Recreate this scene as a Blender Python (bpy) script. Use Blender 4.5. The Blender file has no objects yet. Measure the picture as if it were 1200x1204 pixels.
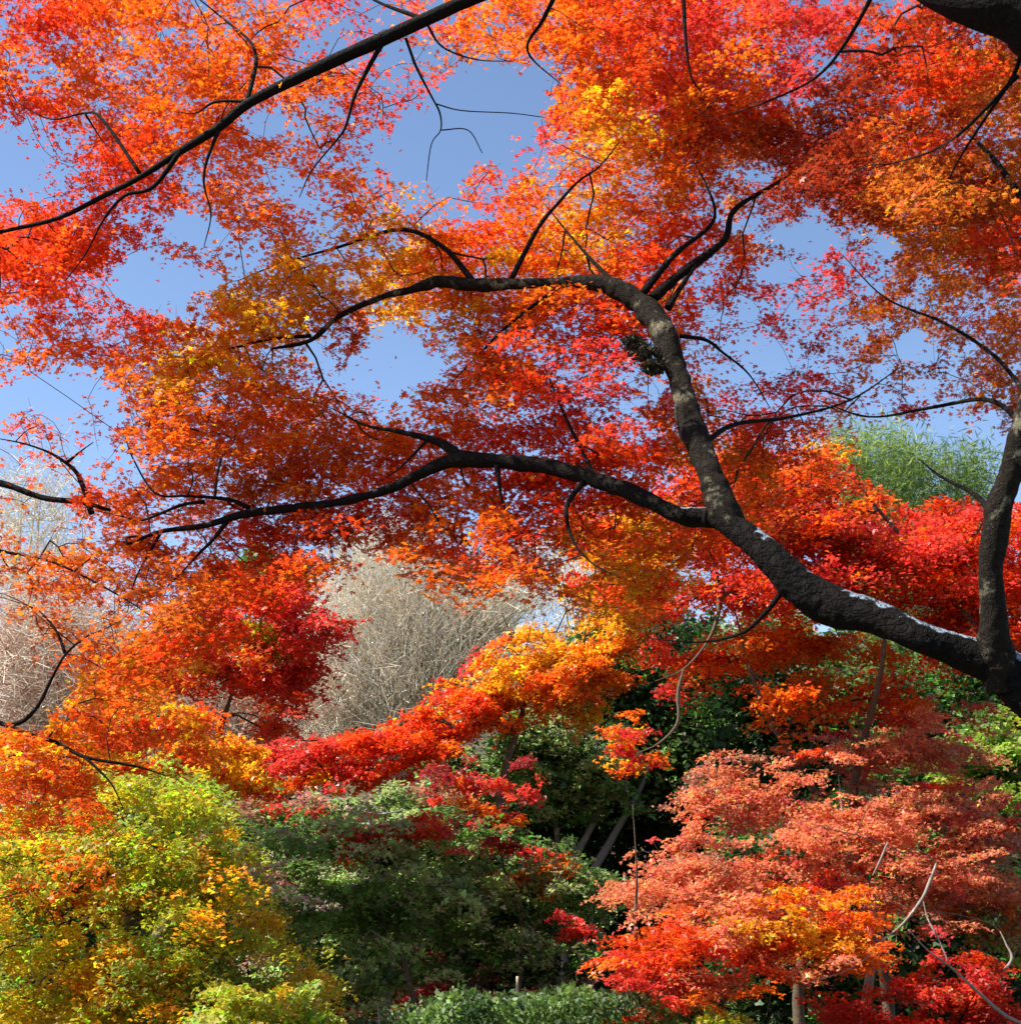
import bpy, math, random
import numpy as np
from mathutils import Vector

random.seed(7)
RNG = np.random.default_rng(11)

# ------------------------------------------------------------------ camera
PITCH = math.radians(15.0)
FPX = 1654.0                                   # focal length in photo pixels (1200 x 1204)
CAM = np.array([0.0, 0.0, 1.7])
FW = np.array([0.0, math.cos(PITCH), math.sin(PITCH)])
UP = np.array([0.0, -math.sin(PITCH), math.cos(PITCH)])
scene = bpy.context.scene
cd = bpy.data.cameras.new("camera"); co = bpy.data.objects.new("camera", cd)
scene.collection.objects.link(co)
co.location = CAM; co.rotation_euler = (math.radians(90) + PITCH, 0, 0)
cd.sensor_fit = 'VERTICAL'; cd.sensor_height = 24.0; cd.lens = FPX / 1204.0 * 24.0
cd.clip_end = 3000.0; cd.clip_start = 0.05
scene.camera = co

# ------------------------------------------------------------------ light
SUN_DIR = Vector((-0.62, -0.12, 0.80)).normalized()        # towards the sun
elev = math.asin(SUN_DIR.z); azi = math.atan2(SUN_DIR.x, SUN_DIR.y)
w = bpy.data.worlds.new("World"); scene.world = w; w.use_nodes = True
nt = w.node_tree; nt.nodes.clear()
sky = nt.nodes.new('ShaderNodeTexSky'); sky.sky_type = 'NISHITA'; sky.sun_disc = False
sky.sun_elevation = elev; sky.sun_rotation = azi; sky.altitude = 100
sky.air_density = 0.75; sky.dust_density = 0.15; sky.ozone_density = 1.2
bg = nt.nodes.new('ShaderNodeBackground'); bg.inputs['Strength'].default_value = 0.115
wo = nt.nodes.new('ShaderNodeOutputWorld')
nt.links.new(sky.outputs[0], bg.inputs[0]); nt.links.new(bg.outputs[0], wo.inputs[0])
sd = bpy.data.lights.new("sun", 'SUN'); so = bpy.data.objects.new("sun", sd)
scene.collection.objects.link(so)
sd.energy = 5.0; sd.angle = math.radians(0.5); sd.color = (1.0, 0.93, 0.82)
so.rotation_euler = SUN_DIR.to_track_quat('Z', 'Y').to_euler()
scene.view_settings.view_transform = 'Standard'; scene.view_settings.look = 'None'
scene.view_settings.exposure = 1.12; scene.view_settings.gamma = 1.0
scene.view_settings.use_curve_mapping = False
scene.cycles.max_bounces = 5; scene.cycles.diffuse_bounces = 4; scene.cycles.glossy_bounces = 2

# ------------------------------------------------------------------ helpers
def at(px, py, Y):
    px = np.asarray(px, float); py = np.asarray(py, float); Y = np.asarray(Y, float)
    dx = (px - 600) / FPX; dz = (602 - py) / FPX
    d = FW + dx[..., None] * np.array([1.0, 0, 0]) + dz[..., None] * UP
    return CAM + d * (Y / d[..., 1])[..., None]

def proj(P):
    v = P - CAM
    dep = v @ FW
    return 600 + FPX * v[..., 0] / dep, 602 - FPX * (v @ UP) / dep

def ground_h(x, y):
    t = np.clip((np.asarray(y, float) - 24) / 60.0, 0, 1)
    s = t * t * (3 - 2 * t)
    return 13.0 * s + 0.25 * np.sin(np.asarray(x) * 0.21 + 1) * np.sin(np.asarray(y, float) * 0.17) * np.clip(np.asarray(y, float) / 30, 0, 1)

_lat = RNG.random((64, 64, 64))
def vnoise(P, scale=1.0, off=0.0):
    """value noise 0..1 of points (n,3)"""
    q = P * scale + off
    i = np.floor(q).astype(int); f = q - i; f = f * f * (3 - 2 * f); i = i & 63; j = (i + 1) & 63
    x0, y0, z0 = i.T; x1, y1, z1 = j.T; fx, fy, fz = f.T
    L = _lat
    a = L[x0, y0, z0] * (1 - fx) + L[x1, y0, z0] * fx
    b = L[x0, y1, z0] * (1 - fx) + L[x1, y1, z0] * fx
    c = L[x0, y0, z1] * (1 - fx) + L[x1, y0, z1] * fx
    d = L[x0, y1, z1] * (1 - fx) + L[x1, y1, z1] * fx
    return (a * (1 - fy) + b * fy) * (1 - fz) + (c * (1 - fy) + d * fy) * fz

def inpoly(x, y, poly):
    poly = np.asarray(poly, float); n = len(poly)
    res = np.zeros(len(x), bool); j = n - 1
    for i in range(n):
        xi, yi = poly[i]; xj, yj = poly[j]
        c = ((yi > y) != (yj > y)) & (x < (xj - xi) * (y - yi) / (yj - yi + 1e-9) + xi)
        res ^= c; j = i
    return res

def norm(v):
    return v / (np.linalg.norm(v, axis=-1, keepdims=True) + 1e-9)

def link_mesh(name, verts, faces_flat, sizes, mat, parent=None, cols=None, smooth=False):
    me = bpy.data.meshes.new(name)
    verts = np.asarray(verts, np.float32)
    me.vertices.add(len(verts)); me.vertices.foreach_set('co', verts.ravel())
    faces_flat = np.asarray(faces_flat, np.int32); sizes = np.asarray(sizes, np.int32)
    me.loops.add(len(faces_flat)); me.loops.foreach_set('vertex_index', faces_flat)
    me.polygons.add(len(sizes))
    starts = np.concatenate([[0], np.cumsum(sizes)[:-1]]).astype(np.int32)
    me.polygons.foreach_set('loop_start', starts)
    try: me.polygons.foreach_set('loop_total', sizes)
    except Exception: pass
    if smooth: me.polygons.foreach_set('use_smooth', np.ones(len(sizes), bool))
    me.update(calc_edges=True)
    if cols is not None:
        at_ = me.color_attributes.new('leaf_colour', 'FLOAT_COLOR', 'POINT')
        c4 = np.ones((len(verts), 4), np.float32); c4[:, :3] = cols
        at_.data.foreach_set('color', c4.ravel())
    me.materials.append(mat)
    o = bpy.data.objects.new(name, me); scene.collection.objects.link(o)
    if parent is not None:
        o.parent = parent
        o.location = -Vector(parent.location)
    return o

def thing(name, label, cat, loc, group=None):
    o = bpy.data.objects.new(name, None); scene.collection.objects.link(o)
    o.location = Vector([float(c) for c in loc]); o.empty_display_size = 0.3
    o['label'] = label; o['category'] = cat
    if group: o['group'] = group
    return o

# ------------------------------------------------------------------ materials
def newmat(name):
    m = bpy.data.materials.new(name); m.use_nodes = True
    m.node_tree.nodes.clear(); return m, m.node_tree.nodes, m.node_tree.links

def leaf_material(name, trans=0.5, gloss=0.06, rough=0.45):
    m, N, L = newmat(name)
    out = N.new('ShaderNodeOutputMaterial')
    a = N.new('ShaderNodeVertexColor'); a.layer_name = 'leaf_colour'
    tc = N.new('ShaderNodeTexCoord')
    nz = N.new('ShaderNodeTexNoise'); nz.inputs['Scale'].default_value = 60; nz.inputs['Detail'].default_value = 1
    L.new(tc.outputs['Object'], nz.inputs['Vector'])
    mr = N.new('ShaderNodeMapRange'); mr.inputs['To Min'].default_value = 0.82; mr.inputs['To Max'].default_value = 1.12
    L.new(nz.outputs['Fac'], mr.inputs['Value'])
    vm = N.new('ShaderNodeVectorMath'); vm.operation = 'SCALE'
    L.new(a.outputs['Color'], vm.inputs[0]); L.new(mr.outputs[0], vm.inputs['Scale'])
    d = N.new('ShaderNodeBsdfDiffuse'); t = N.new('ShaderNodeBsdfTranslucent'); g = N.new('ShaderNodeBsdfGlossy')
    g.inputs['Roughness'].default_value = rough; g.inputs['Color'].default_value = (0.9, 0.9, 0.9, 1)
    L.new(vm.outputs[0], d.inputs['Color']); L.new(vm.outputs[0], t.inputs['Color'])
    m1 = N.new('ShaderNodeMixShader'); m1.inputs[0].default_value = trans
    m2 = N.new('ShaderNodeMixShader'); m2.inputs[0].default_value = gloss
    L.new(d.outputs[0], m1.inputs[1]); L.new(t.outputs[0], m1.inputs[2])
    L.new(m1.outputs[0], m2.inputs[1]); L.new(g.outputs[0], m2.inputs[2])
    L.new(m2.outputs[0], out.inputs['Surface'])
    return m

def bark_material(name, dark, light, lichen_sheen, amount, scale=6.0, bump=0.5, top=0.0):
    m, N, L = newmat(name)
    out = N.new('ShaderNodeOutputMaterial'); b = N.new('ShaderNodeBsdfPrincipled')
    b.inputs['Roughness'].default_value = 0.85; b.inputs['Specular IOR Level'].default_value = 0.12
    tc = N.new('ShaderNodeTexCoord')
    n1 = N.new('ShaderNodeTexNoise'); n1.inputs['Scale'].default_value = scale; n1.inputs['Detail'].default_value = 8
    n1.inputs['Roughness'].default_value = 0.65
    n2 = N.new('ShaderNodeTexNoise'); n2.inputs['Scale'].default_value = scale * 6; n2.inputs['Detail'].default_value = 4
    L.new(tc.outputs['Object'], n1.inputs['Vector']); L.new(tc.outputs['Object'], n2.inputs['Vector'])
    mx = N.new('ShaderNodeMix'); mx.data_type = 'RGBA'
    mx.inputs[6].default_value = (*dark, 1); mx.inputs[7].default_value = (*light, 1)
    L.new(n2.outputs['Fac'], mx.inputs[0])
    rp = N.new('ShaderNodeValToRGB')
    rp.color_ramp.elements[0].position = 0.62 - amount; rp.color_ramp.elements[1].position = 0.68 - amount * 0.8
    if top > 0:                       # lichen colour on upward faces: sky-lit highlight painted into the bark
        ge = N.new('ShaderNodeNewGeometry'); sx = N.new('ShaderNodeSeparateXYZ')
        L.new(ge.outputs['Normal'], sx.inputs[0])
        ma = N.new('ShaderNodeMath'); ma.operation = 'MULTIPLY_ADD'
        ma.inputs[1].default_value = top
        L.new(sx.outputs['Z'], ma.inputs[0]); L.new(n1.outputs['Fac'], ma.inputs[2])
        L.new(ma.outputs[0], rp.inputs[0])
    else:
        L.new(n1.outputs['Fac'], rp.inputs[0])
    m2 = N.new('ShaderNodeMix'); m2.data_type = 'RGBA'; m2.inputs[7].default_value = (*lichen_sheen, 1)
    L.new(mx.outputs[2], m2.inputs[6]); L.new(rp.outputs[0], m2.inputs[0])
    L.new(m2.outputs[2], b.inputs['Base Color'])
    bp = N.new('ShaderNodeBump'); bp.inputs['Strength'].default_value = bump; bp.inputs['Distance'].default_value = 0.02
    vo = N.new('ShaderNodeTexVoronoi'); vo.feature = 'DISTANCE_TO_EDGE'; vo.inputs['Scale'].default_value = scale * 4
    wn = N.new('ShaderNodeMixRGB'); wn.inputs[0].default_value = 0.06
    L.new(tc.outputs['Object'], wn.inputs[1]); L.new(n2.outputs['Color'], wn.inputs[2]); L.new(wn.outputs[0], vo.inputs['Vector'])
    cl = N.new('ShaderNodeMath'); cl.operation = 'MINIMUM'; cl.inputs[1].default_value = 0.12; L.new(vo.outputs['Distance'], cl.inputs[0])
    ad = N.new('ShaderNodeMath'); ad.operation = 'MULTIPLY_ADD'; ad.inputs[1].default_value = 5.0; L.new(cl.outputs[0], ad.inputs[0]); L.new(n2.outputs['Fac'], ad.inputs[2])
    L.new(ad.outputs[0], bp.inputs['Height']); L.new(bp.outputs[0], b.inputs['Normal'])
    L.new(b.outputs[0], out.inputs['Surface'])
    return m

LEAF = leaf_material('maple_leaves', 0.62, 0.025)
LEAFG = leaf_material('green_leaves', 0.5, 0.035, 0.55)
NEEDLE = leaf_material('straw_twigs', 0.15, 0.03, 0.6)
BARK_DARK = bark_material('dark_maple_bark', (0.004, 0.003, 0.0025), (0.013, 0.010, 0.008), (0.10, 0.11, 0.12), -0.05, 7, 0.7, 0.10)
BARK_TOP = bark_material('sheen_top_bough_bark', (0.003, 0.0025, 0.002), (0.009, 0.007, 0.006), (0.22, 0.28, 0.34), -0.160, 5, 1.0, 0.36)  # blue-grey top colour is a sky highlight painted onto the bough
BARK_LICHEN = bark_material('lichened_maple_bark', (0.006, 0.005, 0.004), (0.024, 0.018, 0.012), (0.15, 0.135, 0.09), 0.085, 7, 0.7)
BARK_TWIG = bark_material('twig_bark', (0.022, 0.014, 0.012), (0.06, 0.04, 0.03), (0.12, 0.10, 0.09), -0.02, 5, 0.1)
BARK_GREY = bark_material('pale_grey_bark', (0.16, 0.13, 0.11), (0.34, 0.29, 0.25), (0.5, 0.47, 0.42), 0.05, 4, 0.2)
BARK_BROWN = bark_material('brown_bark', (0.06, 0.045, 0.032), (0.16, 0.12, 0.085), (0.28, 0.26, 0.2), 0.02, 4, 0.3)
BARK_STRAW = bark_material('straw_bark', (0.34, 0.29, 0.20), (0.62, 0.55, 0.42), (0.72, 0.68, 0.56), 0.02, 2, 0.1)
MOSS = bark_material('dark_moss', (0.012, 0.012, 0.006), (0.05, 0.05, 0.018), (0.10, 0.10, 0.03), 0.02, 20, 1.0)

PAL = {   # leaf colours; dark D also paints shade into the upper right canopy
 'R': (0.84, 0.075, 0.012), 'O': (0.90, 0.17, 0.012), 'A': (0.93, 0.40, 0.018), 'Y': (0.80, 0.52, 0.02),
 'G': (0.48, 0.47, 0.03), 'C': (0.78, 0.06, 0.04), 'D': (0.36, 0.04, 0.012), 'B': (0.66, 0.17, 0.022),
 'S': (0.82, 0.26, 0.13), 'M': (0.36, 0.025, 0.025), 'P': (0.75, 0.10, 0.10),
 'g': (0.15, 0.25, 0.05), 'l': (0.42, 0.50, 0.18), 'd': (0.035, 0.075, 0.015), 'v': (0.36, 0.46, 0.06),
 'w': (0.90, 0.84, 0.68), 'n': (0.62, 0.52, 0.38), 't': (0.52, 0.23, 0.15),
}

# ------------------------------------------------------------------ leaves
def lobes(kind):
    if kind == 5:  an = [-105, -52, 0, 52, 105]; ln = [0.6, 0.9, 1.05, 0.9, 0.6]; wd = 0.20
    elif kind == 3: an = [-65, 0, 65]; ln = [0.85, 1.05, 0.85]; wd = 0.30
    elif kind == 2: an = [-35, 35]; ln = [1.0, 1.0]; wd = 0.34
    elif kind == 0: an = [0]; ln = [2.6]; wd = 0.13
    else: an = [0]; ln = [1.6]; wd = 0.42
    V = [(0, 0, 0)]; F = []
    for a, l in zip(an, ln):
        a = math.radians(a)
        c, s = math.cos(a), math.sin(a)
        mid = 0.5 * l; k = len(V)
        V += [(c * mid + s * wd, s * mid - c * wd, 0.0), (c * l, s * l, -0.12 * l), (c * mid - s * wd, s * mid + c * wd, 0.0)]
        F += [0, k, k + 1, k + 2]
    return np.array(V), np.array(F)

def leaf_mesh(name, P, Nn, size, col, kind, mat, parent):
    """P positions (n,3), Nn normals, size (n), col (n,3)"""
    n = len(P)
    V, F = lobes(kind); m = len(V)
    Nn = norm(Nn)
    ref = norm(RNG.normal(size=(n, 3)))
    X = norm(np.cross(ref, Nn)); Yv = np.cross(Nn, X)
    s = size[:, None, None]
    co_ = P[:, None, :] + s * (V[None, :, 0:1] * X[:, None, :] + V[None, :, 1:2] * Yv[:, None, :] + V[None, :, 2:3] * Nn[:, None, :])
    idx = (np.arange(n)[:, None] * m + F[None, :]).ravel()
    sizes = np.full(n * (len(F) // 4), 4)
    cols = np.repeat(col, m, axis=0)
    return link_mesh(name, co_.reshape(-1, 3), idx, sizes, mat, parent, cols)

def spray_leaves(C, R, M, tilt, L, colfun, accept=None, droop=0.35, flat=0.075, njit=0.40, updir=None):
    """expand sprays to leaves. C (k,3) centres, R (k) radii"""
    k = len(C)
    nrm = norm(np.array([0, 0, 1.0]) + tilt + RNG.normal(size=(k, 3)) * 0.22)
    h = norm(RNG.normal(size=(k, 3)) * np.array([1, 1, 0]))
    X = norm(h - nrm * (h * nrm).sum(1, keepdims=True)); Yv = np.cross(nrm, X)
    asp = RNG.uniform(0.28, 0.75, k)
    cnt = np.maximum(4, (M * (R / R.mean()) ** 2 * RNG.uniform(0.7, 1.3, k))).astype(int)
    i = np.repeat(np.arange(k), cnt)
    n = len(i)
    u = np.sqrt(RNG.random(n)) ; th = RNG.random(n) * 2 * np.pi
    # finger like plates: radial modulation
    u = u * (0.72 + 0.28 * np.cos(th * 5 + i * 1.7))
    P = C[i] + (X[i] * (np.cos(th) * u)[:, None] + Yv[i] * (np.sin(th) * u * asp[i])[:, None]) * R[i][:, None]
    P += nrm[i] * (RNG.normal(size=n) * flat * R[i])[:, None]
    P[:, 2] -= droop * u * u * R[i]
    N2 = nrm[i] + RNG.normal(size=(n, 3)) * njit
    S = L * RNG.uniform(0.55, 1.35, n)
    if accept is not None:
        keep = accept(P); P, N2, S, i = P[keep], N2[keep], S[keep], i[keep]
    col = colfun(C)[i]
    n = len(P)
    col = col * RNG.uniform(0.72, 1.2, (n, 1)) * (1 + RNG.normal(size=(n, 3)) * np.array([0.03, 0.22, 0.15]))
    odd = RNG.random(n) < 0.10
    col[odd, 1] *= 1.9
    return P, N2, S, np.clip(col, 0.004, 0.93)

# ------------------------------------------------------------------ wood
def catmull(pts, per=6):
    p = np.asarray(pts, float)
    q = np.vstack([2 * p[0] - p[1], p, 2 * p[-1] - p[-2]]); out = []
    for i in range(1, len(q) - 2):
        a, b, c, d = q[i - 1], q[i], q[i + 1], q[i + 2]
        for t in np.linspace(0, 1, per, endpoint=False):
            out.append(0.5 * ((2 * b) + (-a + c) * t + (2 * a - 5 * b + 4 * c - d) * t * t + (-a + 3 * b - 3 * c + d) * t ** 3))
    out.append(p[-1]); return np.array(out)

def bough(name, pts, mat, parent, sides=14, rough=0.10, per=6):
    """pts rows: x,y,z,r in metres"""
    q = catmull(pts, per); P = q[:, :3]; R = np.maximum(q[:, 3], 0.002)
    n = len(P)
    T = norm(np.gradient(P, axis=0))
    X = np.zeros_like(P); x = np.cross(T[0], [0.3, 0.2, 1.0]); x /= np.linalg.norm(x)
    for i in range(n):
        x = x - T[i] * (x @ T[i]); x /= np.linalg.norm(x); X[i] = x
    Yv = np.cross(T, X)
    th = np.linspace(0, 2 * np.pi, sides, endpoint=False)
    ring = P[:, None] + R[:, None, None] * (np.cos(th)[None, :, None] * X[:, None] + np.sin(th)[None, :, None] * Yv[:, None])
    flatp = ring.reshape(-1, 3)
    base = np.repeat(P, sides, axis=0); rr = np.repeat(R, sides)[:, None]
    sc = 3.0
    nz = (vnoise(flatp, 1.6 / max(R.max(), 0.02) * 0.35, 3.1) - 0.5) * 2.4 * rough + (vnoise(flatp, 1.6 / max(R.max(), 0.02), 9) - 0.5) * 1.2 * rough
    if R.max() > 0.05:
        nz = nz + (vnoise(flatp, 11.0, 17) - 0.5) * 0.9 * rough + (np.abs(vnoise(flatp * 1.0, 26.0, 27) - 0.5) * -2 + 0.5) * 0.5 * rough
    flatp = base + (flatp - base) * (1 + nz[:, None])
    F = []
    for i in range(n - 1):
        for j in range(sides):
            k = (j + 1) % sides
            F += [i * sides + j, i * sides + k, (i + 1) * sides + k, (i + 1) * sides + j]
    V = np.vstack([flatp, P[0], P[-1]]); sizes = [4] * (len(F) // 4)
    a, b = len(V) - 2, len(V) - 1
    for j in range(sides):
        k = (j + 1) % sides
        F += [a, k, j]; sizes.append(3)
        F += [b, (n - 1) * sides + j, (n - 1) * sides + k]; sizes.append(3)
    return link_mesh(name, V, F, sizes, mat, parent, smooth=True), q

def prisms(name, A, B, ra, rb, mat, parent, sides=3, cols=None):
    n = len(A)
    if n == 0: return None
    T = norm(B - A); ref = np.where(np.abs(T[:, 2:3]) > 0.9, np.array([[1.0, 0, 0]]), np.array([[0, 0, 1.0]]))
    X = norm(np.cross(T, ref)); Yv = np.cross(T, X)
    th = np.linspace(0, 2 * np.pi, sides, endpoint=False)
    D = np.cos(th)[None, :, None] * X[:, None] + np.sin(th)[None, :, None] * Yv[:, None]
    V = np.concatenate([A[:, None] + D * ra[:, None, None], B[:, None] + D * rb[:, None, None]], axis=1)
    f = []
    for j in range(sides):
        k = (j + 1) % sides; f += [j, k, sides + k, sides + j]
    F = (np.arange(n)[:, None] * 2 * sides + np.array(f)[None]).ravel()
    c = None if cols is None else np.repeat(cols, 2 * sides, axis=0)
    return link_mesh(name, V.reshape(-1, 3), F, np.full(n * sides, 4), mat, parent, c, smooth=True)

def grow_twigs(name, skel, targets, mat, parent, tip=0.0022, powr=0.5, maxr=0.03, extra=1, wob=0.06, sides=4):
    """attach every spray to the nearest wood, thickening with what it carries"""
    N = [p for p in skel[:, :3]]; par = [-1] * len(N); plen = [0.0] * len(N)
    cap = len(N) + len(targets) * 3 + 8
    arr = np.zeros((cap, 3)); arr[:len(N)] = skel[:, :3]; pl = np.zeros(cap); n = len(N)
    parent_i = np.full(cap, -1)
    d0 = np.array([np.min(((skel[:, :3] - t) ** 2).sum(1)) for t in targets])
    leafn = []
    for ti in np.argsort(d0):
        t = targets[ti]
        d = np.sqrt(((arr[:n] - t) ** 2).sum(1)); c = d + 0.35 * pl[:n]
        j = int(np.argmin(c)); a = arr[j]; L = d[j]
        if L < 1e-3: continue
        perp = RNG.normal(size=3) * L * wob
        side = np.array([0, 0, 1.0]) * L * 0.08
        q1 = a + (t - a) * 0.35 + perp + side; q2 = a + (t - a) * 0.7 + perp * 0.8 + side * 0.8 + RNG.normal(size=3) * L * wob * 0.5
        for k, q in enumerate((q1, q2, t)):
            arr[n] = q; parent_i[n] = j if k == 0 else n - 1
            pl[n] = pl[j] + L * (0.35, 0.7, 1.0)[k]; n += 1
        leafn.append(n - 1)
    w_ = np.zeros(n); w_[leafn] = 1
    for i in range(n - 1, -1, -1):
        if parent_i[i] >= 0: w_[parent_i[i]] += w_[i]
    idx = np.where(parent_i[:n] >= 0)[0]; pi = parent_i[idx]
    r = np.minimum(tip * np.maximum(w_, 1) ** powr, maxr)
    ns = len(skel); r[:ns] = np.maximum(skel[:, 3], tip)
    for i in idx: r[i] = min(r[i], r[parent_i[i]] * 0.97)
    rb = r[idx]; ra = np.minimum(r[pi], rb * 1.35)
    A, B = [arr[pi]], [arr[idx]]; RA, RB = [ra], [rb]
    # fine fans of twiglets round each spray centre
    lf = arr[np.array(leafn)]
    for _ in range(extra):
        k = len(lf); dirn = norm(RNG.normal(size=(k, 3)) * np.array([1, 1, 0.35]))
        e = lf + dirn * RNG.uniform(0.06, 0.17, (k, 1)) * (tip / 0.0022)
        A.append(lf); B.append(e); RA.append(np.full(k, tip * 0.8)); RB.append(np.full(k, tip * 0.35))
    return prisms(name, np.vstack(A), np.vstack(B), np.concatenate(RA), np.concatenate(RB), mat, parent, sides)

def px_bough(pts):
    """rows: px, py, Y, r_px -> x,y,z,r"""
    a = np.array(pts, float); P = at(a[:, 0], a[:, 1], a[:, 2])
    dep = (P - CAM) @ FW
    return np.column_stack([P, a[:, 3] * dep / FPX])

def taper(pts, Y0, Y1, r0, r1):
    n = len(pts)
    r1 = min(r1, 0.5)
    return [(p[0], p[1], Y0 + (Y1 - Y0) * i / max(n - 1, 1), r0 + (r1 - r0) * (i / max(n - 1, 1)) ** 0.8) for i, p in enumerate(pts)]

# ================================================================== SETTING
def build_ground():
    xs = np.concatenate([np.linspace(-700, -60, 14), np.linspace(-56, 56, 90), np.linspace(60, 700, 14)])
    ys = np.concatenate([np.linspace(-400, -12, 10), np.linspace(-10, 95, 90), np.linspace(105, 1500, 16)])
    X, Yg = np.meshgrid(xs, ys); Z = ground_h(X, Yg)
    P = np.column_stack([X.ravel(), Yg.ravel(), Z.ravel()])
    near = (np.abs(P[:, 0]) < 58) & (P[:, 1] < 96) & (P[:, 1] > -11)
    P[:, 2] += np.where(near, (vnoise(P, 0.8) - 0.5) * 0.10, 0)
    nx = len(xs); F = []
    for j in range(len(ys) - 1):
        for i in range(nx - 1):
            a = j * nx + i; F += [a, a + 1, a + nx + 1, a + nx]
    m, N, L = newmat('forest_floor')
    out = N.new('ShaderNodeOutputMaterial'); b = N.new('ShaderNodeBsdfPrincipled'); b.inputs['Roughness'].default_value = 0.95
    tc = N.new('ShaderNodeTexCoord'); n1 = N.new('ShaderNodeTexNoise'); n1.inputs['Scale'].default_value = 0.9; n1.inputs['Detail'].default_value = 10
    n2 = N.new('ShaderNodeTexVoronoi'); n2.inputs['Scale'].default_value = 22
    L.new(tc.outputs['Object'], n1.inputs['Vector']); L.new(tc.outputs['Object'], n2.inputs['Vector'])
    r = N.new('ShaderNodeValToRGB'); r.color_ramp.elements[0].position = 0.35; r.color_ramp.elements[1].position = 0.7
    r.color_ramp.elements[0].color = (0.035, 0.03, 0.015, 1); r.color_ramp.elements[1].color = (0.12, 0.08, 0.045, 1)
    e = r.color_ramp.elements.new(0.5); e.color = (0.05, 0.055, 0.02, 1)
    L.new(n1.outputs['Fac'], r.inputs[0])
    mx = N.new('ShaderNodeMix'); mx.data_type = 'RGBA'; mx.inputs[7].default_value = (0.22, 0.05, 0.02, 1)
    r2 = N.new('ShaderNodeValToRGB'); r2.color_ramp.elements[0].position = 0.78; r2.color_ramp.elements[1].position = 0.85
    L.new(n2.outputs['Color'], r2.inputs[0]); L.new(r2.outputs[0], mx.inputs[0]); L.new(r.outputs[0], mx.inputs[6])
    L.new(mx.outputs[2], b.inputs['Base Color']); L.new(b.outputs[0], out.inputs[0])
    o = link_mesh('ground', P, F, [4] * (len(F) // 4), m, smooth=True); o['kind'] = 'structure'
build_ground()

# ================================================================== NEAR CANOPY MAPS (50 px cells)
DENS = """
888766565458999998866789
766998565343799999778899
887999653322279999999999
138999654322389999999999
137966554546799878899999
898534679999999987447899
873126999999999985556778
577899999659999865567777
458999962269876765556447
526899988788876775466547
556788999999899888742224
467788999999998777773334
578878999899997666666555
688888845457657777766666
567888765000367777666666
125777776000035566666666
"""
HUE = """
RROOOOOCCCOOOORRCOCCDRDD
OOOOOOOOOCBBOOORCOCDDRRB
RROOOOOORCCCCOAROBRDDDBB
RRRROOOORRCCCRAODBDDDBRB
RRRROOOROOOROAOBBDDDDBDB
RRRROOOAAAOROAORRBDDDBBR
RRROOAAAAAOAOOBRRRCCDBBR
ORRROAAAOAAOORRBRCCDBBBB
OOOOAOAOOOOORRCBRCDCBDBB
OOOOOOOOOOOORCCCBRCCBCBB
ROROOOOBOOORRRROBBROORRR
RROOOBBORROORRROROORRRRR
BBOOORRRRRORRRAORRRRCRRR
BOBBORROOOOOOOAORRRRRRRR
BOOBORRROOOOOOAORRRRRRRR
OOOORRRROOOOOOAORRRRRRRR
"""
DM = np.array([[int(c) for c in r] for r in DENS.split()], float)
WT = np.array([0, .03, .09, .19, .30, .43, .56, .71, .88, 1.05])
HM = HUE.split()  # D and B cells at upper right put the crown's shade into leaf colour
HOLES = [(12, 190, 52, 40), (182, 328, 58, 34), (72, 462, 54, 34), (445, 425, 78, 36), (575, 125, 78, 56), (525, 175, 66, 36),
         (1118, 515, 42, 26), (1080, 410, 34, 20), (945, 275, 26, 14), (915, 318, 30, 14), (1040, 290, 18, 16), (520, 215, 14, 24), (235, 275, 40, 22), (2, 400, 16, 20),
         (470, 60, 24, 16), (305, 145, 22, 16), (50, 85, 16, 10), (1150, 540, 20, 22)]

def dens_at(x, y):
    gx = np.clip(x / 50 - 0.5, 0, 22.999); gy = np.clip(y / 50 - 0.5, 0, DM.shape[0] - 1.001)
    i = gx.astype(int); j = gy.astype(int); fx = gx - i; fy = gy - j
    W = WT[DM.astype(int)]
    d = (W[j, i] * (1 - fx) + W[j, i + 1] * fx) * (1 - fy) + (W[j + 1, i] * (1 - fx) + W[j + 1, i + 1] * fx) * fy
    q = np.column_stack([x, y, np.zeros_like(x)])
    wob = (vnoise(q, 0.03) - 0.5) * 0.9 + (vnoise(q, 0.11, 5) - 0.5) * 0.7
    for hx, hy, a, b in HOLES:
        e = np.sqrt(((x - hx) / a) ** 2 + ((y - hy) / b) ** 2) + wob
        d = d * np.clip((e - 0.85) / 0.35, 0.004, 1)
    nz = vnoise(q, 1 / 26.0, 2.2) * 0.6 + vnoise(q, 1 / 11.0, 7.7) * 0.4
    gap = np.clip((nz - 0.30) * 4.2, 0.03, 1)
    dd = d * (gap * (1 - np.clip(d - 0.7, 0, 0.3) / 0.45) + np.clip(d - 0.7, 0, 0.3) / 0.45)
    return dd

def hue_map(x, y, jit=22):
    x = x + RNG.normal(size=len(x)) * jit; y = y + RNG.normal(size=len(y)) * jit * 0.7
    i = np.clip((x / 50).astype(int), 0, 23); j = np.clip((y / 50).astype(int), 0, len(HM) - 1)
    return np.array([PAL[HM[b][a]] for a, b in zip(i, j)])

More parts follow.
